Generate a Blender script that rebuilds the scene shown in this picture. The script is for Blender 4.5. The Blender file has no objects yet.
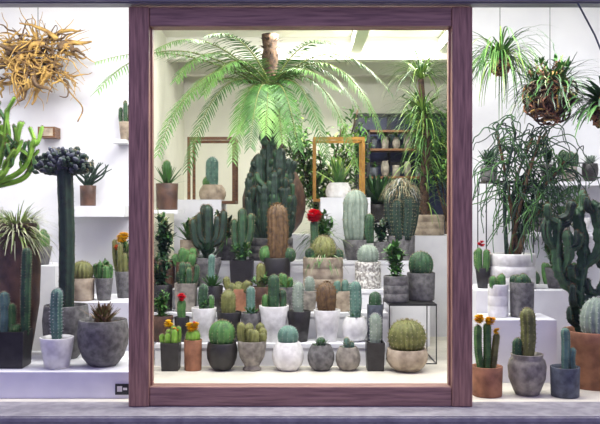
import bpy, math, random
from mathutils import Vector
R=random.Random(11)
U=R.uniform
ZC=1.32
def sc(y): return 800.0/(5+y)
def X(px,y): return (px-300)/sc(y)
def Z(py,y): return ZC+(212-py)/sc(y)
def V(*a): return Vector(a)
PT=lambda px,py,y: V(X(px,y),y,Z(py,y))
bpy.context.scene.view_settings.view_transform='Standard'

# ------------------------------------------------------------ materials
def mat(name,c1,c2=None,scale=14,rough=.6,bump=.25,metal=0,stretch=None,pos=(.35,.65),detail=4):
    m=bpy.data.materials.new(name); m.use_nodes=True
    nt=m.node_tree; b=nt.nodes['Principled BSDF']
    b.inputs['Roughness'].default_value=rough
    b.inputs['Metallic'].default_value=metal
    if c2 is None: c2=tuple(c*.7 for c in c1)
    tc=nt.nodes.new('ShaderNodeTexCoord'); mp=nt.nodes.new('ShaderNodeMapping')
    if stretch: mp.inputs['Scale'].default_value=stretch
    nz=nt.nodes.new('ShaderNodeTexNoise'); nz.inputs['Scale'].default_value=scale; nz.inputs['Detail'].default_value=detail
    cr=nt.nodes.new('ShaderNodeValToRGB')
    cr.color_ramp.elements[0].position=pos[0]; cr.color_ramp.elements[1].position=pos[1]
    cr.color_ramp.elements[0].color=(*c2,1); cr.color_ramp.elements[1].color=(*c1,1)
    L=nt.links.new
    L(tc.outputs['Object'],mp.inputs['Vector']); L(mp.outputs['Vector'],nz.inputs['Vector'])
    L(nz.outputs['Fac'],cr.inputs['Fac']); L(cr.outputs['Color'],b.inputs['Base Color'])
    if bump:
        bp=nt.nodes.new('ShaderNodeBump'); bp.inputs['Strength'].default_value=bump; bp.inputs['Distance'].default_value=.01
        L(nz.outputs['Fac'],bp.inputs['Height']); L(bp.outputs['Normal'],b.inputs['Normal'])
    return m
WALL=mat('wall_plaster',(.76,.76,.77),(.69,.69,.71),scale=3,rough=.9,bump=.05)
CREAM=mat('cream_plaster',(.85,.84,.74),(.79,.78,.68),scale=3,rough=.9,bump=.05)
CEIL=mat('ceiling_paint',(.88,.87,.80),(.82,.81,.74),scale=2,rough=.9,bump=.03)
FLOORM=mat('floor_concrete',(.72,.68,.57),(.6,.57,.48),scale=5,rough=.5,bump=.05)
WHITE=mat('white_board',(.78,.78,.80),(.70,.70,.73),scale=6,rough=.6,bump=.03)
WOOD=mat('frame_wood',(.46,.25,.18),(.22,.115,.085),scale=9,rough=.5,bump=.4,stretch=(7,7,.5),detail=8)
WOODH=mat('frame_wood_h',(.40,.23,.18),(.22,.12,.10),scale=9,rough=.5,bump=.4,stretch=(.5,7,7),detail=8)
BEAM=mat('lintel_metal',(.22,.21,.24),(.16,.15,.19),scale=5,rough=.4,bump=.05)
STONE=mat('ledge_stone',(.36,.34,.35),(.25,.235,.25),scale=14,rough=.8,bump=.4,detail=8)
BLACK=mat('black_metal',(.02,.02,.02),(.012,.012,.012),rough=.4,bump=0)
GOLD=mat('brass',(.5,.27,.05),(.34,.17,.03),rough=.35,metal=.4,bump=.05)
BWOOD=mat('box_wood',(.20,.09,.03),(.10,.04,.012),rough=.5,stretch=(1,1,5))
SOIL=mat('soil_gravel',(.13,.09,.05),(.04,.025,.018),scale=120,rough=.95,bump=.8)
PW=mat('pot_white',(.76,.75,.73),(.58,.57,.55),scale=20,rough=.5,bump=.1)
PG=mat('pot_concrete',(.33,.30,.25),(.14,.125,.105),scale=18,rough=.85,bump=.4,detail=8)
PG2=mat('pot_grey',(.17,.165,.16),(.07,.067,.067),scale=25,rough=.8,bump=.4,detail=8)
PB=mat('pot_beige',(.45,.37,.27),(.22,.17,.12),scale=14,rough=.75,bump=.3,detail=7)
PD=mat('pot_dark',(.026,.024,.023),(.012,.011,.01),scale=16,rough=.45,bump=.2)
PBR=mat('pot_brown',(.12,.06,.035),(.04,.02,.013),scale=12,rough=.5,bump=.3,detail=7)
PT_=mat('pot_terracotta',(.38,.17,.09),(.20,.085,.045),scale=12,rough=.8,bump=.3,detail=7)
PTX=mat('pot_textured',(.74,.72,.66),(.3,.28,.25),scale=45,rough=.7,bump=.9,pos=(.45,.55))
PBL=mat('pot_slate',(.10,.115,.14),(.045,.052,.065),scale=20,rough=.6,bump=.3)
GD=mat('cactus_dark',(.038,.11,.04),(.014,.04,.018),scale=20)
GV=mat('cactus_verydark',(.018,.05,.026),(.006,.018,.011),scale=22)
GM=mat('cactus_mid',(.085,.22,.05),(.03,.10,.025),scale=18)
GB=mat('cactus_blue',(.13,.25,.19),(.06,.13,.10),scale=18)
GL=mat('cactus_light',(.25,.48,.05),(.10,.24,.02),scale=14)
GO=mat('cactus_olive',(.20,.21,.06),(.09,.10,.025),scale=18)
GP=mat('cactus_pale',(.28,.34,.27),(.15,.20,.155),scale=16)
BRN=mat('cactus_brown',(.17,.10,.04),(.07,.04,.018),scale=30)
LF=mat('cycad_leaf',(.19,.37,.09),(.085,.21,.045),scale=4,rough=.45,bump=0)
LF2=mat('leaf_green',(.08,.22,.04),(.03,.10,.02),scale=8,rough=.5,bump=0)
LF3=mat('leaf_yellowgreen',(.30,.42,.09),(.15,.27,.045),scale=6,rough=.5,bump=0)
LFD=mat('leaf_dark',(.028,.085,.03),(.012,.038,.015),scale=8,rough=.4,bump=0)
LFP=mat('leaf_pale',(.5,.5,.32),(.3,.33,.18),scale=6,rough=.6,bump=0)
STEM=mat('leaf_stem',(.2,.24,.06),(.13,.14,.04),rough=.5,bump=0)
TRUNK=mat('trunk_bark',(.10,.058,.032),(.025,.015,.01),scale=25,rough=.95,bump=1)
ROOT=mat('driftwood_root',(.60,.38,.09),(.22,.12,.035),scale=18,rough=.7,bump=.6)
SPC=mat('spine_cream',(.5,.44,.26),(.34,.29,.16),rough=.7,bump=0)
SPW=mat('spine_white',(.72,.72,.67),(.5,.5,.47),rough=.8,bump=0)
SPB=mat('spine_brown',(.26,.15,.05),(.13,.07,.02),rough=.7,bump=0)
RED=mat('flower_red',(.8,.012,.03),(.5,.005,.015),rough=.5,bump=.1)
PNK=mat('flower_pink',(.8,.08,.2),(.6,.04,.12),rough=.5,bump=.1)
YEL=mat('flower_yellow',(.9,.62,.01),(.8,.42,.01),rough=.5,bump=.1)
ORG=mat('flower_orange',(.85,.2,.02),(.7,.1,.01),rough=.5,bump=.1)
NIGHT=mat('doorway_blue',(.035,.045,.12),(.015,.02,.055),scale=3,rough=.3,bump=0)

# ------------------------------------------------------------ builder
class MB:
    def __init__(s): s.v=[];s.f=[];s.m=[];s.sm=[];s.mats=[]
    def mi(s,m):
        if m not in s.mats: s.mats.append(m)
        return s.mats.index(m)
    def add(s,vs,fs,m,smooth=True):
        o=len(s.v); s.v+=[Vector(a) for a in vs]; k=s.mi(m)
        for f in fs:
            s.f.append(tuple(i+o for i in f)); s.m.append(k); s.sm.append(smooth)
    def build(s,name,org=None):
        if org is None: org=V(0,0,0)
        me=bpy.data.meshes.new(name)
        me.from_pydata([tuple(a-org) for a in s.v],[],s.f)
        for m in s.mats: me.materials.append(m)
        me.polygons.foreach_set('material_index',s.m); me.polygons.foreach_set('use_smooth',s.sm)
        me.update()
        o=bpy.data.objects.new(name,me); o.location=org
        bpy.context.collection.objects.link(o); return o
    def box(s,a,b,m):
        x0,y0,z0=a;x1,y1,z1=b
        vs=[(x0,y0,z0),(x1,y0,z0),(x1,y1,z0),(x0,y1,z0),(x0,y0,z1),(x1,y0,z1),(x1,y1,z1),(x0,y1,z1)]
        s.add(vs,[(0,3,2,1),(4,5,6,7),(0,1,5,4),(1,2,6,5),(2,3,7,6),(3,0,4,7)],m,False)
    def lathe(s,prof,c,m,seg=28,rot=0,smooth=True):
        n=len(prof);vs=[];fs=[]
        for (r,z) in prof:
            for k in range(seg):
                a=rot+2*math.pi*k/seg
                vs.append((c[0]+r*math.cos(a),c[1]+r*math.sin(a),c[2]+z))
        for i in range(n-1):
            for k in range(seg):
                k2=(k+1)%seg
                fs.append((i*seg+k,i*seg+k2,(i+1)*seg+k2,(i+1)*seg+k))
        s.add(vs,fs,m,smooth)
def boxobj(name,a,b,m,bev=0):
    a=list(a);b=list(b)
    for i in range(3):
        if a[i]>b[i]: a[i],b[i]=b[i],a[i]
    mb=MB(); mb.box(a,b,m); o=mb.build(name,V((a[0]+b[0])/2,(a[1]+b[1])/2,a[2]))
    if bev:
        md=o.modifiers.new('bevel','BEVEL'); md.width=bev; md.segments=2
    return o
def frames(P):
    n=len(P);out=[];N=None
    for i in range(n):
        T=(P[min(i+1,n-1)]-P[max(i-1,0)])
        T=T.normalized() if T.length>1e-9 else V(0,0,1)
        if N is None:
            N=T.cross(V(0,1,0))
            if N.length<.1: N=T.cross(V(1,0,0))
        N=(N-T*N.dot(T)); N.normalize()
        out.append((T,N.copy(),T.cross(N)))
    return out
def tube(mb,P,rad,m,seg=8,ribs=0,amp=0.0,sp=None,cap=True):
    if ribs: seg=ribs*4
    fr=frames(P);vs=[];fs=[]
    for p,r,(T,N,B) in zip(P,rad,fr):
        for k in range(seg):
            a=2*math.pi*k/seg
            q=r*(1-amp*(1-abs(math.cos(ribs*a/2)))) if ribs else r
            vs.append(p+(N*math.cos(a)+B*math.sin(a))*q)
    n=len(P)
    for i in range(n-1):
        for k in range(seg):
            k2=(k+1)%seg
            fs.append((i*seg+k,i*seg+k2,(i+1)*seg+k2,(i+1)*seg+k))
    if cap:
        fs.append(tuple(range(seg-1,-1,-1))); fs.append(tuple((n-1)*seg+k for k in range(seg)))
    mb.add(vs,fs,m)
    if sp and ribs:
        sm,L,cnt=sp; sv=[];sf=[]
        for i in range(1,n):
            T,N,B=fr[i]; r=rad[i]
            for k in range(ribs):
                a=2*math.pi*(k)/ribs
                o=N*math.cos(a)+B*math.sin(a)
                p=P[i]+o*r*.98
                slope=(rad[i]-rad[i-1])
                st=T*(1.2 if slope<-.15*max(1e-6,(P[i]-P[i-1]).length)*3 else .2)
                for _ in range(cnt):
                    d=(o+st+V(U(-1,1),U(-1,1),U(-1,1))*.75); d.normalize()
                    w=d.cross(V(U(-1,1),U(-1,1),U(-1,1))); w.normalize(); w*=.0013
                    b=len(sv); l=L*U(.6,1.1)
                    sv+= [p-w,p+w,p+d*l]; sf.append((b,b+1,b+2))
        mb.add(sv,sf,sm,False)
def smooth(pts,n=8):
    if len(pts)<3:
        return [pts[0].lerp(pts[-1],i/n) for i in range(n+1)]
    out=[];q=[pts[0]*2-pts[1]]+list(pts)+[pts[-1]*2-pts[-2]]
    for i in range(1,len(q)-2):
        for j in range(n):
            t=j/n;a,b,c,d=q[i-1],q[i],q[i+1],q[i+2]
            out.append(.5*((2*b)+(c-a)*t+(2*a-5*b+4*c-d)*t*t+(3*b-a-3*c+d)*t**3))
    out.append(pts[-1].copy()); return out
def arm(mb,pts,r,m,ribs=8,amp=.22,sp=None,base=.8,step=None,lump=.03):
    P=smooth(pts,10); S=[0]
    for i in range(1,len(P)): S.append(S[-1]+(P[i]-P[i-1]).length)
    L=S[-1]; step=step or max(.012,r*.55); dome=min(r*1.1,L*.5)
    ns=max(3,int((L-dome)/step)); ss=[(L-dome)*i/ns for i in range(ns+1)]
    ss+=[L-dome+dome*math.sin(math.pi/2*i/5) for i in range(1,6)]
    Q=[];rad=[]
    for s in ss:
        j=0
        while j<len(S)-2 and S[j+1]<s: j+=1
        t=(s-S[j])/max(1e-9,S[j+1]-S[j]); Q.append(P[j].lerp(P[j+1],t))
        d=L-s; k=1 if d>=dome else math.sqrt(max(0.004,1-(1-d/dome)**2))
        g=base+(1-base)*min(1,s/max(.3*L,1e-6)); rad.append(r*k*g*(1+U(-lump,lump)))
    tube(mb,Q,rad,m,ribs=ribs,amp=amp,sp=sp)
def ball(mb,c,w,h,m,ribs=16,amp=.16,sp=None):
    n=12;P=[];rad=[]
    for i in range(n+1):
        a=math.pi*(.12+.88*i/n)
        P.append(c+V(0,0,h*(1-math.cos(a))/2)); rad.append(max(.002,w/2*math.sin(a)**.85))
    tube(mb,P,rad,m,ribs=ribs,amp=amp,sp=sp)
def ribbon(mb,p,d,L,w,droop,m,n=6,up=None,curl=0):
    d=d.normalized();p=p.copy();vs=[];fs=[]
    for i in range(n+1):
        t=i/n; s=d.cross(up or V(0,0,1))
        if s.length<.05: s=d.cross(V(.3,1,0))
        s.normalize(); ww=w*.5*min(1,.45+t*3)*max(.05,(1-t))**.55
        vs+=[p-s*ww,p+s*ww]
        p=p+d*(L/n); d=d+V(U(-curl,curl),U(-curl,curl),-droop/n); d.normalize()
    for i in range(n): fs.append((2*i,2*i+1,2*i+3,2*i+2))
    mb.add(vs,fs,m)
def frond(mb,a,b,c,ll,n,m,ms=STEM,w=.016,dr=.5):
    P=[a*(1-t)**2+b*2*t*(1-t)+c*t*t for t in [i/20 for i in range(21)]]
    tube(mb,P,[.010*(1-i/24) for i in range(21)],ms,seg=5)
    for j in range(n):
        t=.08+.92*j/(n-1); k=t*20; i=min(19,int(k)); p=P[i].lerp(P[i+1],k-i); T=(P[i+1]-P[i]).normalized()
        S=T.cross(V(0,0,1)); 
        if S.length<.1: S=V(1,0,0)
        S.normalize(); Nn=S.cross(T)
        L=ll*max(.2,math.sin(math.pi*(t*.75+.14)))**.7
        for sg in (-1,1):
            d=S*sg*.9+T*(.3+.6*t)+Nn*.05+V(U(-.1,.1),U(-.1,.1),U(-.35,-.05))
            ribbon(mb,p,d,L*U(.85,1.05),w,dr,m,n=3,up=Nn)
def flower(mb,p,r,m,n=9):
    vs=[];fs=[]
    for ring,(tilt,k) in enumerate(((.35,1),(.9,.8),(1.8,.6),(-.3,.7))):
        for i in range(n):
            a=2*math.pi*(i+ring*.4)/n; d=V(math.cos(a),math.sin(a),tilt).normalized(); s=V(-math.sin(a),math.cos(a),0)
            b=len(vs); vs+=[p,p+d*r*k*.55+s*r*.3*k,p+d*r*k,p+d*r*k*.55-s*r*.3*k]; fs.append((b,b+1,b+2,b+3))
    mb.add(vs,fs,m,False)
def pad(mb,base,d,L,W,th,m,side=None):
    d=d.normalized(); s=side or d.cross(V(0,1,0)); s=s-d*s.dot(d); s.normalize(); t=d.cross(s)
    vs=[];fs=[];n=9;k=14
    for i in range(n+1):
        u=i/n; r=math.sin(math.pi*(.03+.94*u))**.75*(.62+.5*u)
        for j in range(k):
            a=2*math.pi*j/k
            vs.append(base+d*L*u+s*math.cos(a)*W/2*r+t*math.sin(a)*th/2*min(1,r*1.1))
    for i in range(n):
        for j in range(k):
            fs.append((i*k+j,i*k+(j+1)%k,(i+1)*k+(j+1)%k,(i+1)*k+j))
    fs.append(tuple(range(k))); fs.append(tuple(n*k+j for j in range(k)))
    mb.add(vs,fs,m)
STY={'taper':[(0,.70),(.5,.86),(1,1)],'cyl':[(0,.92),(.03,.95),(1,1)],
 'bowl':[(0,.5),(.05,.6),(.2,.8),(.45,.96),(.72,1),(1,.93)],
 'round':[(0,.55),(.05,.66),(.2,.88),(.4,.99),(.6,1),(.8,.9),(1,.72)],
 'drum':[(0,.95),(.04,1),(.32,1),(.34,.97),(.36,1),(.64,1),(.66,.97),(.68,1),(.97,1),(1,.98)],
 'foot':[(0,.62),(.06,.64),(.12,.5),(.2,.56),(.45,.85),(.8,.98),(1,1)],
 'jar':[(0,.6),(.1,.7),(.4,.95),(.7,1),(.85,.93),(.92,.8),(1,.85)],
 'urn':[(0,.5),(.1,.56),(.5,.8),(.8,.98),(.88,1),(.9,.93),(1,.98)],
 'lip':[(0,.72),(.8,.9),(.82,1),(1,1)],
 'square':[(0,.86),(.03,.9),(1,1)]}
def pot(mb,c,r,h,style,m):
    if style=='square':
        k=1.3; pr=[(.01,0)]+[(r*f*k,h*t) for t,f in STY[style]]+[(r*.86*k,h),(r*.84*k,h*.86)]
        mb.lathe(pr,c,m,seg=4,rot=math.pi/4,smooth=False)
        mb.lathe([(r*.85*k,h*.88),(.001,h*.9)],c,SOIL,seg=4,rot=math.pi/4); return
    p=[(.005,0)]
    p+=[(r*f,h*t) for t,f in STY[style]]
    rt=p[-1][0]; p+=[(rt*.98,h*1.015),(rt*.88,h*1.01),(rt*.85,h*.86)]
    mb.lathe(p,c,m,seg=32)
    mb.lathe([(rt*.87,h*.88),(rt*.4,h*.9),(.001,h*.91)],c,SOIL,seg=24)
def potted(name,px,y,z,style,w,h,pm,fns):
    s=sc(y);mb=MB();c=V(X(px,y),y,z+.001);r=w/s/2;H=h/s
    pot(mb,c,r,H,style,pm)
    if not isinstance(fns,(list,tuple)): fns=[fns]
    for f in fns: f(mb,c+V(0,0,H*.9),s,r*.8)
    return mb.build(name,c)
def F_col(h,w,m,ribs=9,sp=(SPC,.012,3),dx=0,dy=0,lean=0,amp=.22):
    def f(mb,c,s,r):
        p=c+V(dx/s,dy,-.01); q=p+V(lean/s,0,h/s+.01)
        arm(mb,[p,p.lerp(q,.5)+V(lean/s*.15+U(-.01,.01),0,0),q],w/s/2,m,ribs=ribs,sp=sp,amp=amp)
    return f
def F_ball(w,h,m,ribs=16,sp=(SPC,.012,3),dx=0,dy=0,dz=0):
    def f(mb,c,s,r):
        p=c+V(dx/s,dy,dz/s-.12*h/s); ball(mb,p,w/s,h*1.12/s,m,ribs=ribs,sp=sp)
    return f
def F_bloom(px,pz,rad,m,n=12,dy=-.02):
    def f(mb,c,s,r):
        for i in range(n):
            d=V(U(-1,1),U(-1,1),U(-1,1)).normalized()*rad*.45/s
            flower(mb,c+V(px/s,dy,pz/s)+d,rad*.6/s,m)
    return f
def F_cluster(n,h,w,spread,m,ribs=7,sp=(SPC,.01,2)):
    def f(mb,c,s,r):
        for i in range(n):
            a=2*math.pi*i/n+U(-.3,.3); k=math.sqrt(U(.05,1)); o=V(math.cos(a),math.sin(a)*.8,0)*spread/2/s*k
            o0=V(o.x,o.y,0); 
            if o0.length>r*.8: o0=o0.normalized()*r*.8
            p=c+o0+V(0,0,-.01); q=c+o*1.1+V(0,0,h/s*U(.5,1.02))
            arm(mb,[p,p.lerp(q,.5)+o*.15,q],w/s/2*U(.8,1.1),m,ribs=ribs,sp=sp)
    return f
def F_arms(h,w,m,arms,ribs=6,sp=(SPC,.01,2)):
    def f(mb,c,s,r):
        H=h/s
        arm(mb,[c+V(0,0,-.01),c+V(.004,0,H*.5),c+V(0,0,H)],w/s/2,m,ribs=ribs,sp=sp)
        for (sf,dx,tf,dy) in arms:
            a=c+V(0,0,H*sf); e=c+V(dx/s,dy,H*tf); k=c+V(dx/s*.8,dy*.8,H*(sf*.75+tf*.25))
            arm(mb,[a,k,e],w/s/2*.8,m,ribs=ribs,sp=sp,base=.75)
    return f
def F_bush(w,h,m,n=160,lL=10,lW=3,stems=8):
    def f(mb,c,s,r):
        for i in range(stems):
            a=U(0,6.28);e=c+V(math.cos(a)*w*.4/s*U(.2,1),math.sin(a)*w*.35/s*U(.2,1),h/s*U(.5,1))
            P=smooth([c+V(0,0,-.01),c.lerp(e,.5)+V(U(-.01,.01),0,.01),e],4); tube(mb,P,[.004]*len(P),STEM,seg=5)
            for j in range(n//stems):
                t=U(.2,1); p=P[int(t*(len(P)-1))]+V(U(-1,1),U(-1,1),U(-1,1))*w*.06/s
                d=V(U(-1,1),U(-1,1),U(-.3,1)); ribbon(mb,p,d,lL/s*U(.6,1.1),lW/s,.6,m,n=3)
    return f
def F_rosette(L,w,m,n=26,up=.5,droop=.2):
    def f(mb,c,s,r):
        for i in range(n):
            a=i*2.4; t=i/n; d=V(math.cos(a),math.sin(a),up*.3+t*1.8*up*2)
            ribbon(mb,c+V(0,0,.0),d,L/s*(1-.25*t)*U(.9,1.1),w/s,droop,m,n=5)
    return f
def F_grass(L,w,m,n=90,up=1.2,droop=2.2,curl=.05):
    def f(mb,c,s,r):
        for i in range(n):
            a=U(0,6.28); d=V(math.cos(a),math.sin(a),U(.1,up*1.6))
            ribbon(mb,c+V(math.cos(a)*r*.2,math.sin(a)*r*.2,-.005),d,L/s*U(.6,1.1),w/s,droop*U(.6,1.2),m,n=8,curl=curl)
    return f

# ------------------------------------------------------------ room shell
WX=-1.45
boxobj('ground',(-6,-7,-.1),(6,-.3,0),mat('pavement',(.2,.2,.22),(.12,.12,.14),scale=30,bump=.5))
mb=MB(); mb.box((-5,-.30,0),(5,.06,.12),STONE); mb.box((-5,-.315,.09),(5,-.299,.113),STONE); o=mb.build('stone_ledge')
boxobj('floor',(-3.1,.06,0),(3.1,5.1,.12),FLOORM)
boxobj('ceiling',(-3.1,-.12,3.22),(3.1,5.1,3.32),CEIL)
boxobj('wall_back',(-3.1,5,.12),(3.1,5.1,3.22),CREAM)
boxobj('wall_left',(-3.2,-.12,0),(-3.1,5.1,3.32),WALL)
boxobj('wall_right',(3.1,-.12,0),(3.2,5.1,3.32),WALL)
boxobj('wall_partition_left',(-3.1,1.9,.12),(WX,2.0,3.22),WALL)
boxobj('wall_inner_left',(WX-.1,2.0,.12),(WX,5,3.22),CREAM)
boxobj('wall_partition_right',(1.47,2.3,.12),(3.1,2.4,3.22),WALL)
boxobj('wall_front_lintel',(-3.2,-.12,2.593),(3.2,-.02,3.32),BEAM)
mb=MB(); mb.box((-3.2,-.15,2.60),(3.2,-.121,2.70),BEAM)
for i in range(9): mb.box((-2+i*.5,-.155,2.615),(-1.985+i*.5,-.15,2.635),GOLD)
mb.build('trim_1')
for i,(a,b) in enumerate([((WX,3.7,2.98),(2.9,3.85,3.22)),((WX,4.5,2.95),(2.9,4.62,3.22))]):
    boxobj('trim_%d'%(i+2),a,b,CEIL)
for i,x in enumerate((.55,1.5,2.3)): boxobj('trim_%d'%(i+4),(x,2.6,3.06),(x+.12,4.99,3.2),CEIL)
mb=MB(); x0,x1=.72,1.85; mb.box((x0,4.93,.12),(x1,4.98,2.5),NIGHT)
for x in (x0-.05,x0+.36,x0+.74,x1): mb.box((x,4.9,.12),(x+.04,4.95,2.52),BLACK)
for z in (1.2,1.9,2.5): mb.box((x0-.05,4.9,z),(x1+.04,4.95,z+.04),BLACK)
mb.build('door_1')
# dark shelving unit in front of it with jars
mb=MB(); a,b=.80,1.52
for x in (a,b-.03): 
    for yy in (4.5,4.77): mb.box((x,yy,.121),(x+.03,yy+.03,2.3),BLACK)
zz=(.4,.9,1.35,1.72,2.05,2.27)
for z in zz: mb.box((a,4.5,z),(b,4.8,z+.025),BWOOD)
for z in zz[1:5]:
    for k in range(5):
        if U(0,1)<.8:
            c=V(a+.09+k*.135,4.64,z+.026); h=U(.1,.2); pot(mb,c,U(.035,.055),h,R.choice(['jar','cyl','round']),R.choice([PD,PBR,PG2,PBL,PG]))
            if U(0,1)<.5: F_bush(8,8,LF2,40,4,2,4)(mb,c+V(0,0,h*.9),sc(4.6),.03)
mb.build('dark_shelving_unit',V(a,4.5,.121))

# ------------------------------------------------------------ wooden display window frame
def framepart():
    x0,x1=X(131,0),X(470,0); z0,z1=.121,Z(9.5,0); w=.126
    root=bpy.data.objects.new('wooden_window_frame',None); bpy.context.collection.objects.link(root)
    for n,a,b,m in (('stile_left',(x0,-.075,z0),(x0+w,.055,z1),WOOD),('stile_right',(x1-w,-.075,z0),(x1,.055,z1),WOOD),
        ('rail_top',(x0+w,-.065,z1-w*.95),(x1-w,.05,z1),WOODH),('rail_bottom',(x0+w,-.065,z0),(x1-w,.05,z0+w*.95),WOODH)):
        o=boxobj(n,a,b,m,.006); o.parent=root
    for n,a,b in (('bead_left',(x0+w,-.02,z0+w*.95),(x0+w+.012,.03,z1-w*.95)),('bead_right',(x1-w-.012,-.02,z0+w*.95),(x1-w,.03,z1-w*.95))):
        o=boxobj(n,a,b,WOOD); o.parent=root
    return x0,x1,w
x0f,x1f,wf=framepart()
g=bpy.data.materials.new('window_glass'); g.use_nodes=True; nt=g.node_tree; nt.nodes.clear()
o_=nt.nodes.new('ShaderNodeOutputMaterial'); mx=nt.nodes.new('ShaderNodeMixShader'); tr=nt.nodes.new('ShaderNodeBsdfTransparent'); gl=nt.nodes.new('ShaderNodeBsdfGlossy')
gl.inputs['Roughness'].default_value=.02; mx.inputs[0].default_value=.012
nt.links.new(tr.outputs[0],mx.inputs[1]); nt.links.new(gl.outputs[0],mx.inputs[2]); nt.links.new(mx.outputs[0],o_.inputs[0])
def pane(name,xa,xb,za,zb,y):
    mb=MB(); mb.add([(xa,y,za),(xb,y,za),(xb,y,zb),(xa,y,zb)],[(0,1,2,3)],g,False); return mb.build(name,V(xa,y,za))
pane('window_1',x0f+wf,x1f-wf,.24,2.46,0)
pane('window_2',-3.1,x0f,.121,2.593,0)
pane('window_3',x1f,3.1,.121,2.593,0)

# ------------------------------------------------------------ stepped display
T={1:(.12,1.08),2:(.291,1.38),3:(.494,1.68),4:(.657,1.98),5:(.883,2.28)}
for k,(pa,pb) in {2:(155,386),3:(153,388),4:(153,392),5:(150,430)}.items():
    mb=MB(); z,y=T[k]; yf=y-.145; yb=yf+(.287 if k<5 else .36); mb.box((X(pa,yf),yf,.12),(X(pb,yf),yb,z),WHITE)
    mb.box((X(pa,yf)-.004,yf-.008,z-.03),(X(pb,yf)+.004,yf,z+.0005),WHITE)
    mb.build('display_step',V(0,y,.12))
boxobj('display_plinth',(X(225,2.75),2.52,.12),(X(318,2.75),3.15,1.10),WHITE)
boxobj('display_plinth',(-1.2,2.62,.12),(X(226,2.9)-.02,3.2,Z(200,2.9)),WHITE)
boxobj('display_plinth',(X(318,2.75)+.02,2.62,.12),(X(366,2.9)+.02,3.2,Z(198,2.9)),WHITE)
boxobj('display_plinth',(X(388,3),2.7,.12),(1.9,3.3,Z(235,3)),WHITE)

def row(k,items):
    z,y=T[k]
    for it in items:
        name,px,st,w,h,pm,fn=it[:7]; dy=it[7] if len(it)>7 else 0
        potted(name,px,y+dy,z,st,w,h,pm,fn)
row(1,[
 ('potted_flowering_cactus',171,'square',20,28,PD,[F_cluster(6,18,6,16,GL),F_bloom(-2,21,6,YEL),F_bloom(5,15,4,YEL,6)]),
 ('potted_golden_cactus',193,'cyl',18,30,PT_,[F_ball(15,14,GL,12,(SPC,.014,4)),F_bloom(0,16,8,YEL,16),F_bloom(2,20,3,PNK,5)]),
 ('potted_barrel_cactus',222,'bowl',31,27,PD,[F_ball(27,25,GM,14,(SPC,.016,4))]),
 ('potted_clump_cactus',252,'foot',29,29,PG,[F_cluster(10,22,9,24,GO)]),
 ('potted_globe_cactus',288,'round',32,28,PW,[F_ball(21,19,GB,12,(SPW,.01,4))]),
 ('potted_succulent_rosette',321,'round',27,25,PG2,[F_rosette(12,4,LF2,24,.7),F_ball(10,10,GD,sp=(SPW,.01,3))]),
 ('potted_succulent_rosette',348,'round',25,23,PG,[F_rosette(12,4,GP,20,.6),F_cluster(3,13,6,10,GB)]),
 ('potted_column_cactus',375,'square',20,28,PD,[F_col(31,12,GP,8,(SPW,.014,5))]),
])
potted('potted_barrel_cactus',407,1.05,.12,'bowl',42,22,PB,[F_ball(38,31,GO,22,(SPC,.02,7))])
row(2,[
 ('potted_succulent_shrub',163,'cyl',20,25,PBR,[F_bush(24,28,LF2,200,8,4)]),
 ('potted_flowering_cactus',182,'cyl',15,24,PD,[F_col(20,9,GM,7,(SPC,.01,3)),F_bloom(0,22,6,RED)]),
 ('potted_column_cactus',204,'taper',25,33,PW,[F_col(27,10,GD,7,(SPW,.009,3)),F_col(16,6,GM,6,(SPW,.009,3),dx=7),F_bush(20,14,LF2,80,7,3)]),
 ('potted_column_cactus',229,'taper',25,29,PD,[F_col(25,15,GO,10,(SPC,.014,5))]),
 ('potted_column_cactus',251,'cyl',20,28,PG2,[F_col(29,9,GB,7,(SPW,.01,4)),F_rosette(13,5,LF2,24,.7)]),
 ('potted_column_cactus',274,'taper',30,35,PW,[F_col(35,12,GD,7,(SPC,.01,3)),F_col(20,7,GD,6,(SPC,.01,3),dx=8),F_col(15,7,GM,6,(SPC,.01,3),dx=-8)]),
 ('potted_column_cactus',299,'taper',24,30,PD,[F_col(32,11,GP,8,(SPW,.012,5))]),
 ('potted_woolly_cactus',327,'taper',27,31,PW,[F_col(31,20,BRN,14,(SPB,.018,9))]),
 ('potted_column_cactus',355,'round',26,24,PW,[F_col(38,12,GB,9,(SPW,.012,6)),F_rosette(12,5,LF2,20,.6)]),
 ('potted_column_cactus',375,'cyl',16,36,PBL,[F_col(17,13,GD,8,(SPW,.012,4))]),
])
row(3,[
 ('potted_succulent_shrub',161,'cyl',23,26,PD,[F_bush(26,34,LFD,280,9,4)]),
 ('potted_column_cactus',186,'square',22,28,PG,[F_cluster(5,26,7,20,GD),F_bush(20,20,LF2,90,7,3)]),
 ('potted_leafy_succulent',212,'cyl',22,25,PD,[F_rosette(18,5,LF2,30,.7),F_col(34,7,GB,7,(SPW,.01,3))]),
 ('potted_clump_cactus',237,'cyl',20,22,PT_,[F_cluster(8,14,9,24,GO)]),
 ('potted_column_cactus',261,'cyl',19,24,PBR,[F_col(26,9,GO,8,(SPB,.012,4)),F_bush(22,14,LF2,120,7,3)]),
 ('potted_leafy_succulent',286,'taper',22,24,PG2,[F_rosette(16,4,LF3,26,.6),F_cluster(3,20,7,14,GM)]),
 ('potted_column_cactus',309,'taper',17,20,PG,[F_col(16,10,GP,10,(SPW,.012,5))]),
 ('potted_clump_cactus',343,'cyl',17,20,PB,[F_cluster(5,16,8,15,GB)]),
])
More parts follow.
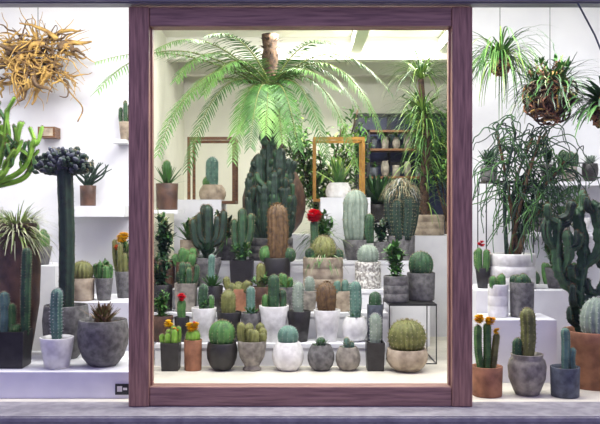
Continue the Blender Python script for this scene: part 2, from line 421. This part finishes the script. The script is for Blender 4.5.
row(4,[
 ('potted_succulent_shrub',163,'cyl',24,28,PBR,[F_bush(28,48,LFD,300,10,5),F_bush(20,56,LF2,160,9,4)]),
 ('potted_clump_cactus',186,'cyl',21,26,PBR,[F_cluster(8,18,9,22,GM,sp=(SPC,.014,4))],-.02),
 ('potted_candelabra_cactus',208,'urn',27,30,PG2,[F_arms(56,10,GV,[(.3,-9,.85,.02),(.3,10,.8,.0),(.5,-5,1.0,.06),(.2,-15,.75,0),(.25,16,.9,0)],sp=(SPB,.018,4)),F_rosette(26,5,LFD,24,.8,.1),F_bush(24,20,LFD,100,8,4)]),
 ('potted_candelabra_cactus',242,'square',25,28,PD,[F_arms(54,9,GD,[(.2,-8,.8,.02),(.3,9,.9,.0)],sp=(SPC,.016,4)),F_bush(24,26,LF2,160,8,4)]),
 ('potted_spiny_cactus',277,'cyl',27,30,PD,[F_col(57,21,BRN,12,(SPB,.022,12)),F_ball(14,15,GM,12,(SPC,.012,4),dx=-11),F_ball(14,13,GD,12,(SPC,.012,4),dx=12)]),
 ('potted_grafted_cactus',323,'drum',40,31,PB,[F_ball(26,24,GO,14,(SPC,.022,9)),F_cluster(5,18,9,30,GD,sp=(SPC,.016,6)),F_col(40,8,GD,7,(SPC,.012,3),dx=-9),F_bloom(-9,44,10,RED,24),F_grass(28,1.6,LF2,90,1,2),F_grass(26,1.4,LFP,40,1,2)],-.03),
 ('potted_globe_cactus',368,'drum',26,26,PTX,[F_ball(22,20,GP,14,(SPW,.012,5))]),
])
row(5,[
 ('potted_leafy_succulent',190,'cyl',20,20,PB,[F_rosette(24,5,LF2,30,.8),F_bush(22,28,LF2,140,8,4)]),
 ('potted_leafy_succulent',226,'cyl',20,22,PG2,[F_bush(32,38,LFD,240,10,4),F_grass(34,2,LF2,50)]),
 ('potted_woolly_cactus',356,'taper',27,20,PG2,[F_col(52,25,GP,14,(SPC,.018,5)),F_col(28,11,GD,8,(SPC,.012,4),dx=13,dy=-.05)]),
 ('potted_leafy_succulent',322,'cyl',24,20,PG2,[F_bush(34,34,LF2,280,10,4),F_grass(36,2,LFD,60),F_grass(32,2,LF3,30)]),
 ('potted_leafy_succulent',382,'cyl',17,18,PG2,[F_bush(24,26,LFD,200,9,4)],.0),
])
def bigcluster(mb,c,s,r):
    for (dx,dy,h,w) in [(-21,0,64,11),(-12,-.05,86,12),(-1,.04,99,13),(9,-.04,92,12),(18,.02,82,12),(-17,.08,76,11),(4,-.1,68,11),(15,-.1,54,10),(-6,-.12,56,10),(22,-.03,46,9),(-22,-.06,44,9)]:
        p=c+V(dx*.45/s,dy*.6,-.01); q=c+V(dx/s,dy,h/s)
        arm(mb,[p,V(p.x*.3+q.x*.7,p.y*.5+q.y*.5,p.z*.75+q.z*.25),q],w/s/2,GV,ribs=6,sp=(SPB,.014,2),amp=.4,lump=.14)
        for k in range(6):
            z=p.lerp(q,U(.35,.95)); e=z+V(U(-1,1)*8/s,U(-.06,0),U(8,16)/s); arm(mb,[z,z.lerp(e,.5)+V((e.x-z.x)*.3,0,0),e],w/s/3.4,R.choice([GV,GD]),ribs=5,sp=(SPB,.01,2))
potted('potted_cluster_cactus',271,2.3,.883,'drum',44,22,PG2,[bigcluster])
def oldman(mb,c,s,r):
    for (dx,dy,h,w) in [(0,0,58,17),(-10,-.02,50,13),(11,0,52,14),(-5,-.09,38,12),(6,-.09,42,12)]:
        arm(mb,[c+V(dx*.6/s,dy,-.01),c+V(dx/s,dy,h*.5/s),c+V(dx*1.0/s,dy,h/s)],w/s/2,GV,ribs=9,sp=(SPC,.02,5))
    for i in range(620):
        a=U(0,6.28); t=math.sqrt(U(0,1)); p=c+V(math.cos(a)*15*t/s,math.sin(a)*.13*t,(59-16*t*t+U(-2,1))/s)
        ribbon(mb,p,V(math.cos(a)*.7,math.sin(a)*.7,U(.1,.5)),U(5,16)/s,.005,3.8,R.choice([SPC,LFP,GV,SPW,GV,SPB]),n=4)
potted('potted_old_man_cactus',401,2.3,.883,'cyl',28,24,PG2,[oldman])

# cycad
mb=MB(); c=V(X(274,2.82),2.82,1.101); pot(mb,c,.31,.60,'round',PBR)
C=PT(270,88,2.82)
n=26
P=[V(c.x+(C.x-c.x)*i/n,c.y,c.z+.5+(C.z-c.z-.5)*i/n) for i in range(n+1)]
tube(mb,P,[.10+(.016 if i%2 else 0)-.02*i/n for i in range(n+1)],TRUNK,seg=16)
for i in range(300):
    a=U(0,6.28); k=U(0,1); p=P[int(k*n)]; ribbon(mb,p+V(math.cos(a),math.sin(a),0)*.1,V(math.cos(a),math.sin(a),1.2),.06,.02,0,TRUNK,n=2)
for (cx,cy,tx,ty,ty_) in [(165,12,98,90,1.3),(180,34,96,62,1.3),(205,16,156,50,1.8),(190,48,158,154,1.75),(215,48,188,168,2.0),(222,36,172,116,1.9),
   (245,62,233,160,2.2),(340,18,382,136,2.2),(325,40,356,168,2.3),(335,16,392,94,2.4),(305,52,326,158,2.2),(300,28,336,44,2.2),(245,22,205,36,2.2),
   (285,64,298,148,2.05),(212,22,176,80,1.9),(318,32,362,114,2.5),(235,30,204,94,2.1),
   (258,66,250,146,2.1),(290,47,340,90,2.2),(268,74,266,134,2.1),(276,72,282,142,2.15),(264,70,240,132,2.2)]:
    frond(mb,C+V(U(-.03,.03),U(-.03,.03),-.02),PT(cx,cy,(2.82+ty_)/2),PT(tx,ty,ty_),.19,56,R.choice([LF,LF,LF,LF2]))
mb.build('potted_cycad_palm',c)
mb=MB(); n=40; P=[V(X(270,3.35),3.35,.121+3.05*i/n) for i in range(n+1)]
tube(mb,P,[.08+.012*math.sin(i*2.1) for i in range(n+1)],TRUNK,seg=16)
for i in range(500):
    a=U(0,6.28);k=R.randrange(n); ribbon(mb,P[k]+V(math.cos(a),math.sin(a),0)*.08,V(math.cos(a),math.sin(a),.8),.07,.02,1,TRUNK,n=3)
mb.build('palm_tree_trunk',P[0])

def dispbox(px0,px1,pz0,pz1,y,m,fns,pm,pw,ph,t=.028):
    root=MB(); a,b=X(px0,y),X(px1,y); z0=Z(pz0,y)+.001; z1=Z(pz1,y); y0=2.68;y1=3.08
    for x in (a,b-t):
        for yy in (y0,y1-t): root.box((x,yy,z0),(x+t,yy+t,z1),m)
    for z in (z0,z1-t):
        for yy in (y0,y1-t): root.box((a+t,yy,z),(b-t,yy+t,z+t),m)
        for x in (a,b-t): root.box((x,y0+t,z),(x+t,y1-t,z+t),m)
    root.box((a+.003,y0+.003,z0),(b-.003,y1-.003,z0+.008),m)
    root.build('display_case',V(a,y0,z0))
    potted('potted_display_cactus',(px0+px1)/2,(y0+y1)/2,z0+.008,'round',pw,ph,pm,fns)
dispbox(189,236,204,138,2.8,BWOOD,[F_col(30,13,GB,9,(SPW,.015,5)),F_ball(10,10,GM,dx=-5)],PB,27,18)
dispbox(313,364,202,138,2.8,GOLD,[F_rosette(34,5,LF3,24,1.2,.1),F_rosette(28,5,LF2,24,1.2,.1),F_col(24,10,GM,8)],PW,26,18)

def yucca(mb,c,s,r):
    tr=[c+V(0,0,-.02),c+V(-.02,0,.35),c+V(.01,0,.75),c+V(-.03,0,1.02)]
    P=smooth(tr,8); tube(mb,P,[.045-.012*i/len(P)+.004*(i%2) for i in range(len(P))],TRUNK,seg=10)
    for i in range(300):
        a=U(0,6.28);k=U(0,1); p=P[int(k**.5*(len(P)-1))]; ribbon(mb,p,V(math.cos(a),math.sin(a),U(.1,1.8)),U(.3,.55),.014,U(1.5,3.2),R.choice([LF2,LF3,LF,LF2]),n=8)
    tube(mb,[P[-1],P[-1]+V(-.02,0,.35)],[.035,.03],TRUNK,seg=9)
    for q in (P[-1],P[-1]+V(-.02,0,.35)):
        for i in range(150):
            a=U(0,6.28); ribbon(mb,q,V(math.cos(a),math.sin(a)*.7,U(.3,2)),U(.3,.6),.012,U(1,3),R.choice([LF3,LF2]),n=8)
potted('potted_yucca',426,2.95,Z(235,3),'drum',36,20,PB,[yucca])
potted('potted_agave',378,4.0,1.2,'taper',28,18,PD,[F_rosette(40,8,LFD,44,.8),F_rosette(38,6,LF2,20,.8)])
boxobj('display_plinth',(X(378,4.0)-.25,3.75,.12),(X(378,4.0)+.25,4.25,1.2),WHITE)
def tree(mb,c,s,r):
    for i in range(11):
        a=U(0,6.28); e=c+V(math.cos(a)*.42,math.sin(a)*.25,U(.9,1.6)); P=smooth([c,c.lerp(e,.5)+V(U(-.05,.05),0,.1),e],6)
        tube(mb,P,[.009]*len(P),TRUNK,seg=5)
        for j in range(230):
            p=P[int(U(.35,1)*(len(P)-1))]+V(U(-1,1),U(-1,1),U(-1,1))*.13; ribbon(mb,p,V(U(-1,1),U(-1,1),U(-.6,.6)),U(.05,.11),.04,.6,R.choice([LF2,LF3,LF,LF2]),n=3)
potted('potted_ficus_tree',325,3.8,.12,'taper',42,34,PG,[lambda mb,c,s,r: tree(mb,c+V(0,0,.55),s,r),lambda mb,c,s,r: tube(mb,[c+V(0,0,-.02),c+V(.01,0,.3),c+V(0,0,.57)],[.03,.028,.025],TRUNK)])
potted('potted_ficus_tree',447,4.4,.12,'taper',36,30,PG,[lambda mb,c,s,r: tree(mb,c+V(0,0,.75),s,r),lambda mb,c,s,r: tube(mb,[c+V(0,0,-.02),c+V(.01,0,.4),c+V(0,0,.77)],[.03,.028,.025],TRUNK)])

zs=Z(210,2.2); boxobj('wall_shelf',(WX+.002,2.05,zs-.03),(-1.08,2.5,zs),WHITE)
potted('potted_spiky_succulent',167,2.2,zs,'cyl',22,26,PBR,[F_rosette(26,4,LF2,30,1.1,.1),F_col(26,8,GM)])

def wirestand(name,xa,xb,ya,yb,z0,z1,t=.008,top=True):
    mb=MB()
    for x in (xa,xb-t):
        for y in (ya,yb-t): mb.box((x,y,z0),(x+t,y+t,z1),BLACK)
    for z in (z0,z1-t):
        for y in (ya,yb-t): mb.box((xa+t,y,z),(xb-t,y+t,z+t),BLACK)
        for x in (xa,xb-t): mb.box((x,ya+t,z),(x+t,yb-t,z+t),BLACK)
    if top: mb.box((xa,ya,z1),(xb,yb,z1+.006),BLACK)
    mb.build(name,V(xa,ya,z0))
zw=.588
wirestand('wire_plant_stand',X(389,1.3),X(437,1.3),1.3,1.78,.121,zw)
potted('potted_succulent_shrub',396,1.45,zw+.006,'drum',25,26,PG2,[F_bush(36,38,LF2,340,9,5,10)])
potted('potted_globe_cactus',421,1.6,zw+.006,'cyl',28,27,PG2,[F_ball(25,24,GD,14,(SPC,.014,5))])
# ------------------------------------------------------------ left bay
zl=.29
boxobj('display_platform',(-3.05,.15,.12),(X(130,.15),.94,zl),WHITE,.003)
boxobj('display_riser',(X(58,.9),.95,.12),(X(131,.9),1.6,Z(302,1.0)),WHITE)
boxobj('display_riser',(-3.05,1.35,.12),(X(57,1.4),1.88,Z(265,1.5)),WHITE)
mb=MB(); mb.box((X(115,.14),.143,.145),(X(129,.14),.149,.215),BLACK); mb.box((X(117,.14),.1415,.165),(X(122,.14),.143,.2),PW);mb.box((X(123,.14),.1415,.175),(X(127,.14),.143,.19),PW); mb.build('shop_sign_plate')
potted('potted_column_cactus',14,.34,zl,'square',31,36,PD,[F_col(42,10,GB,7,(SPC,.012,3),dx=-10),F_col(86,10,GD,7,(SPC,.012,3),dx=11,lean=2),F_ball(12,10,GM,dx=2),F_col(30,8,GM,7,dx=-2)])
potted('potted_column_cactus',57,.30,zl,'taper',34,30,PW,[F_col(52,12,GB,9,(SPW,.014,5))])
potted('potted_haworthia',103,.38,zl,'bowl',51,45,PG2,[F_rosette(26,5,BRN,36,1.1,.1),F_rosette(22,5,GO,36,1),F_ball(15,14,BRN,12,(SPB,.02,7))])
def crest(mb,c,s,r):
    H=144/s
    arm(mb,[c+V(0,0,-.01),c+V(.005,0,H*.5),c+V(-.01,0,H)],8/s,GV,ribs=7,sp=(SPB,.012,3),base=.95)
    t=c+V(-.01,0,H*.97)
    for i in range(60):
        u=U(-1,1); a=u*1.5; L=U(14,28)/s
        d=V(math.sin(a)*1.1,U(-.35,.35),math.cos(a)*.85+.02)
        e=t+d*L+V(U(-3,3)/s,0,U(-3,3)/s); arm(mb,[t+V(0,0,-.02),t+d*L*.5+V(0,0,-.01),e],U(4,7)/s/2*1.2,R.choice([GV,GV,PBL]),ribs=6,sp=(SPC,.01,2),amp=.35,lump=.12)
    for i in range(170):
        u=U(-1,1); k=U(8,27); p=t+V(math.sin(u*1.5)*k*1.05/s,U(-.09,.03),math.cos(u*1.5)*k*.9/s-.03); pad(mb,p,V(U(-1,1),U(-.5,.5),U(.2,1)),U(.03,.055),.035,.03,R.choice([GV,PBL,GV]))
potted('potted_crested_cactus',66,.66,zl,'bowl',46,52,PG2,[crest])
potted('potted_fountain_grass',16,.76,zl,'jar',48,130,PBR,[F_grass(54,1.9,LFP,300,1.5,1.9),F_grass(46,2,LF3,180,1.7,1.6)])
zr=Z(302,1.0)
potted('potted_barrel_cactus',82,1.12,zr,'cyl',25,22,PB,[F_ball(23,19,GO,16,(SPC,.014,5))])
potted('potted_column_cactus',104,1.12,zr,'taper',18,22,PG2,[F_cluster(5,22,7,18,GM),F_bush(22,18,LF2,140,7,4)])
potted('potted_flowering_cactus',124,1.3,zr,'taper',18,26,PG2,[F_cluster(6,34,6,20,GO),F_bloom(0,38,7,YEL,14),F_bloom(-7,26,5,ORG,8),F_bush(24,34,LF2,160,7,3)])
potted('potted_column_cactus',40,1.55,Z(265,1.5),'taper',24,18,PG2,[F_cluster(5,26,9,18,GM)])
wirestand('wire_plant_stand',X(114,1.35),WX-.01,1.62,1.84,.121,Z(275,1.75))
potted('potted_flowering_cactus',124,1.73,Z(275,1.75)+.006,'cyl',17,14,PD,[F_cluster(7,18,6,16,GM),F_bloom(-1,22,8,YEL,18),F_bloom(4,12,6,ORG,10),F_bush(24,24,LF2,120,8,3)])
zs=Z(206,1.75); boxobj('wall_shelf',(X(68,1.75),1.62,zs-.09),(WX-.005,1.899,zs),WHITE)
def contorted(mb,c,s,r):
    for i in range(16):
        a=U(0,6.28);P=[c+V(0,0,-.01)];d=V(math.cos(a)*.8,math.sin(a)*.4,1)
        for k in range(5): P.append(P[-1]+d.normalized()*.055); d+=V(U(-.9,.9),U(-.4,.4),U(-.3,.5))
        P=smooth(P,3); tube(mb,P,[.012*(1-i/(len(P)*1.3)) for i in range(len(P))],GV,seg=7)
potted('potted_contorted_succulent',88,1.75,zs,'cyl',16,20,PBR,[contorted])
zs=Z(140,1.75); boxobj('wall_shelf',(X(114,1.75),1.68,zs-.03),(WX-.005,1.899,zs),WHITE)
potted('potted_column_cactus',125,1.78,zs,'taper',12,18,PB,[F_cluster(4,26,5,10,GD)])
zs=Z(138,1.8); mb=MB(); mb.box((X(40,1.8),1.74,zs),(X(57,1.8),1.9,zs+.09),BWOOD); mb.box((X(42,1.8),1.735,zs+.012),(X(55,1.8),1.74,zs+.078),PB); mb.build('wooden_wall_box',V(X(40,1.8),1.74,zs))
boxobj('display_plinth',(-2.75,.62,zl+.001),(-2.2,.93,1.36),WHITE)
def euph(mb,c,s,r):
    for (dx,z,dy) in [(-.05,.5,0),(.1,.62,0),(.22,.58,.02),(.33,.48,-.02),(.42,.36,.02),(.28,.26,-.05),(-.2,.5,0),(.05,.35,-.08),(.4,.18,.05),(.16,.44,.1)]:
        e=c+V(dx,dy,z); k=c+V(dx*.75,dy,z*.35)
        arm(mb,[c+V(0,0,-.01),k,e],.02,GL,ribs=4,amp=.5,sp=(SPB,.012,3))
        for q in range(7):
            b=k.lerp(e,U(.1,.85)); arm(mb,[b,b+V(U(-.03,.05),0,.03),b+V(U(-.08,.09),U(-.05,.05),U(.08,.16))],.014,R.choice([GL,GM]),ribs=4,amp=.5,sp=(SPB,.01,3))
potted('potted_euphorbia',-24,.78,1.36,'urn',40,20,PT_,[euph])
def rootmass():
    mb=MB(); c=PT(38,60,1.62)
    for i in range(210):
        a=U(0,6.28); th=U(.005,.013) if i>26 else U(.02,.036)
        P=[c+V(U(-.28,.24),U(-.06,.06),U(-.17,.17))]; d=V(math.cos(a)*1.3,U(-.3,.3),math.sin(a)*.9)
        L=U(.03,.052)
        for k in range(7):
            P.append(P[-1]+d.normalized()*L); d+=V(U(-1,1),U(-.4,.4),U(-1,.8)); P[-1].y=min(max(P[-1].y,1.35),1.86)
        P=smooth(P,3); tube(mb,P,[th*(1-.8*j/len(P)) for j in range(len(P))],R.choice([ROOT,ROOT,ROOT,BRN]),seg=6)
    P=smooth([c+V(.1,0,0),c+V(.25,0,-.25),c+V(.34,.1,-.38),c+V(.3,.1,-.5)],5); tube(mb,P,[.006]*len(P),ROOT,seg=5)
    tube(mb,[c+V(0,.05,.05),V(c.x,1.9,c.z+.15)],[.004,.004],BLACK,seg=5)
    tube(mb,[c+V(0,0,.0),V(c.x,c.y,3.22)],[.003,.003],BLACK,seg=5)
    mb.build('hanging_driftwood_root',c)
rootmass()
# ------------------------------------------------------------ right bay
zf=.12
potted('potted_flowering_cactus',487,.24,zf,'cyl',31,29,PT_,[F_col(46,8,GM,6),F_col(44,8,GM,6,dx=-6,lean=-3),F_col(36,7,GO,6,dx=6,lean=4),F_bloom(-8,50,7,YEL,14),F_bloom(3,48,7,YEL,14),F_bloom(9,38,5,YEL,8)])
potted('potted_column_cactus',527,.27,zf,'jar',38,40,PG,[F_col(50,15,GO,9,(SPC,.014,5)),F_col(20,10,GD,8,dx=-9)])
potted('potted_column_cactus',565,.22,zf,'cyl',29,29,PBL,[F_col(42,9,GB,7,(SPC,.01,3)),F_col(22,7,GB,7,(SPC,.01,3),dx=8)])
def cand(mb,c,s,r):
    def A(pts,w,nub=4):
        Q=[c+V(a/s,d,b/s) for a,b,d in pts]
        Q=[Q[0]]+[q+V(U(-2,2)/s,0,0) for q in Q[1:]]
        arm(mb,Q,w/s/2,GD,ribs=4,amp=.5,sp=(SPB,.014,3),base=.85,lump=.2)
        for i in range(nub):
            k=R.randrange(1,len(Q)); b=Q[k-1].lerp(Q[k],U(.2,1)); e=b+V(R.choice([-1,1])*U(8,15)/s,U(-.08,.05),U(12,26)/s)
            arm(mb,[b,b+V((e.x-b.x)*.8,(e.y-b.y)*.5,(e.z-b.z)*.25),e],w/s/2*.72,R.choice([GV,GD]),ribs=4,amp=.5,sp=(SPB,.012,3),lump=.2)
    A([(-8,-2,.08),(-12,40,.08),(-8,84,.08),(-16,128,.08)],13)
    A([(-10,40,.08),(-28,56,.06),(-36,84,.06),(-32,118,.05)],12)
    A([(-11,64,.08),(6,84,.05),(8,110,.05),(0,136,.05)],11)
    A([(-30,60,.06),(-22,80,.02),(-26,106,.02)],10,2)
    A([(-10,30,.08),(14,44,.1),(24,76,.1),(20,120,.1)],12)
    A([(-34,84,.06),(-46,100,.05),(-44,124,.05)],10,1)
    A([(22,70,.1),(38,88,.1),(40,122,.1)],11,2)
potted('potted_candelabra_euphorbia',594,.50,zf,'lip',60,56,PT_,[cand,F_ball(36,40,GP,16,(SPW,.014,7),dx=0,dy=-.09)])
boxobj('display_riser',(X(490,.6),.62,zf),(X(558,.6),1.0,Z(320,.62)),WHITE,.003)
boxobj('display_riser',(X(474,1.1),1.02,zf),(X(568,1.1),1.55,Z(290,1.05)),WHITE,.003)
potted('potted_clump_cactus',522,.8,Z(320,.62),'cyl',24,34,PG2,[F_cluster(6,12,9,18,GD)])
potted('potted_clump_cactus',498,.8,Z(320,.62),'drum',20,32,PW,[F_cluster(5,14,7,16,GM)])
def stringy(mb,c,s,r):
    for i in range(10):
        e=c+V(U(-.2,.45),U(-.1,.1),U(.45,1.0)); P=smooth([c+V(U(-.05,.05),0,-.01),c.lerp(e,.5)+V(U(-.08,.08),0,.05),e],5)
        tube(mb,P,[.017*(1-.5*j/len(P)) for j in range(len(P))],R.choice([GV,BRN]),seg=7)
        for k in range(24):
            p=P[R.randrange(4,len(P))].copy(); d=V(U(-1,1.2),U(-.6,.6),U(.1,1.4)); Q=[p]
            for j in range(9):
                Q.append(Q[-1]+d.normalized()*U(.04,.07)); d=d*.75+V(U(-.5,.5),U(-.3,.3),U(-.95,.3))
            Q=smooth(Q,3); tube(mb,Q,[.006*(1-.5*j/len(Q)) for j in range(len(Q))],R.choice([GD,GD,GM,LFD,LF2,GV]),seg=5)
potted('potted_pencil_cactus',512,1.22,Z(290,1.05),'drum',46,34,PW,[stringy])
potted('potted_flowering_cactus',483,1.2,Z(290,1.05),'taper',15,20,PD,[F_cluster(6,22,6,18,GM),F_bloom(-2,26,5,RED,10),F_bloom(4,18,4,PNK,8)],)
potted('potted_succulent_shrub',556,1.2,Z(290,1.05),'taper',22,20,PG2,[F_bush(28,34,LF2,280,8,4,8),F_bloom(3,24,4,RED,8)])
# tall wire stand in the right bay
wirestand('wire_plant_stand',X(478,1.9),X(524,1.9),1.985-.38,1.60+.33,.121,Z(182,1.75))
potted('potted_spiky_succulent',489,1.77,Z(182,1.75)+.006,'cyl',17,15,PG2,[F_rosette(24,4,LFD,36,.9)])
def epi(name,px,py,y,rad,fn,core=TRUNK):
    s=sc(y); c=PT(px,py,y); mb=MB(); r=rad/s
    ball(mb,c+V(0,0,-r*.8),r*1.7,r*1.7,core,ribs=9,amp=.25)
    for i in range(110):
        d=V(U(-1,1),U(-1,1),U(-1,1)).normalized(); P=[c+d*r*.7]; q=V(U(-1,1),U(-1,1),U(-1,1))
        for k in range(4): P.append(c+(P[-1]-c+q.normalized()*r*.35).normalized()*r*U(.85,1.15)); q+=V(U(-1,1),U(-1,1),U(-1,1))
        P=smooth(P,3); tube(mb,P,[.007]*len(P),R.choice([BRN,ROOT,TRUNK,PT_]),seg=5)
    tube(mb,[c,V(c.x,c.y,3.221)],[.003,.003],BLACK,seg=4)
    for f in fn: f(mb,c+V(0,0,r*.2),s,r)
    mb.build(name,c)
epi('hanging_epiphyte_ball',550,98,1.0,24,[F_grass(58,2.4,LF2,110,1.2,2.4,curl=.3),F_grass(46,2.2,LFP,60,.9,2,curl=.35),F_grass(62,2.4,LFD,90,1.3,2.2,curl=.3),F_bush(60,36,PT_,260,9,3),F_bush(66,40,LF2,240,10,4)])
epi('hanging_staghorn_fern',606,112,.8,15,[F_rosette(56,9,LFD,44,.6,1.4),F_grass(64,5,LF2,60,.9,2.5)])
def spiderplant(mb,c,s,r):
    for i in range(200):
        a=U(0,6.28); ribbon(mb,c,V(math.cos(a),math.sin(a)*.7,U(.1,2.2)),U(.35,.75),.016,U(2.2,4.6),R.choice([LF3,LF2,LF,LF2]),n=9)
epi('hanging_spider_plant',500,66,1.5,9,[spiderplant])
for (pa,pb,pz) in ((528,600,232),(536,620,182),(478,600,300)):
    z=Z(pz,2.1); boxobj('wall_shelf',(X(pa,2.1),1.96,z-.035),(X(pb,2.1),2.299,z),WHITE)
    k=pa+12
    while k<min(pb,612)-6:
        fn=R.choice([lambda:F_ball(16,15,R.choice([GM,GO,GD]),14,(SPC,.012,4)),lambda:F_cluster(6,U(18,28),7,16,R.choice([GM,GD])),lambda:F_bush(22,22,LF2,140,7,4),lambda:F_rosette(14,4,R.choice([GM,GP]),24,.9),lambda:F_bush(22,26,LFD,160,7,3)])()
        potted('potted_small_cactus',k,2.1,z,R.choice(['taper','cyl','bowl']),16,R.randint(14,18),R.choice([PW,PG,PT_,PD,PG2,PBR]),[fn]); k+=21
mb=MB(); tube(mb,[V(X(574,-.1),-.16,Z(5,-.1)),V(X(590,-.1),-.18,Z(38,-.1)),V(X(612,-.1),-.17,Z(90,-.1)),V(X(625,-.1),-.16,Z(140,-.1))],[.006]*4,PBL,seg=6); mb.build('hanging_cable')

# ------------------------------------------------------------ lights
def area(name,loc,sx,sy,e,col,rx=0):
    l=bpy.data.lights.new(name,'AREA'); l.shape='RECTANGLE'; l.size=sx; l.size_y=sy; l.energy=e; l.color=col
    o=bpy.data.objects.new(name,l); o.location=loc; o.rotation_euler=(math.radians(rx),0,0); bpy.context.collection.objects.link(o)
area('ceiling_light_front',(0,.3,3.12),2.4,.3,98,(1,.99,.95),28)
area('ceiling_light_mid',(0,2.3,3.15),2.0,.4,36,(1,.99,.94))
area('ceiling_light_back',(.6,3.3,3.17),1.8,.3,100,(1,.985,.91))
area('ceiling_light_left',(-2.1,.5,3.12),1.3,.3,42,(.98,.97,1),10)
area('ceiling_light_right',(2.1,.5,3.12),1.3,.3,50,(.98,.98,1),10)
w=bpy.data.worlds.new('dusk_sky'); bpy.context.scene.world=w; w.use_nodes=True
bg=w.node_tree.nodes['Background']; bg.inputs[0].default_value=(.54,.50,1,1); bg.inputs[1].default_value=.84
cam=bpy.data.cameras.new('camera'); cam.lens=48; cam.sensor_width=36
co=bpy.data.objects.new('camera',cam); co.location=(0,-5,ZC); co.rotation_euler=(math.pi/2,0,0)
bpy.context.collection.objects.link(co); bpy.context.scene.camera=co
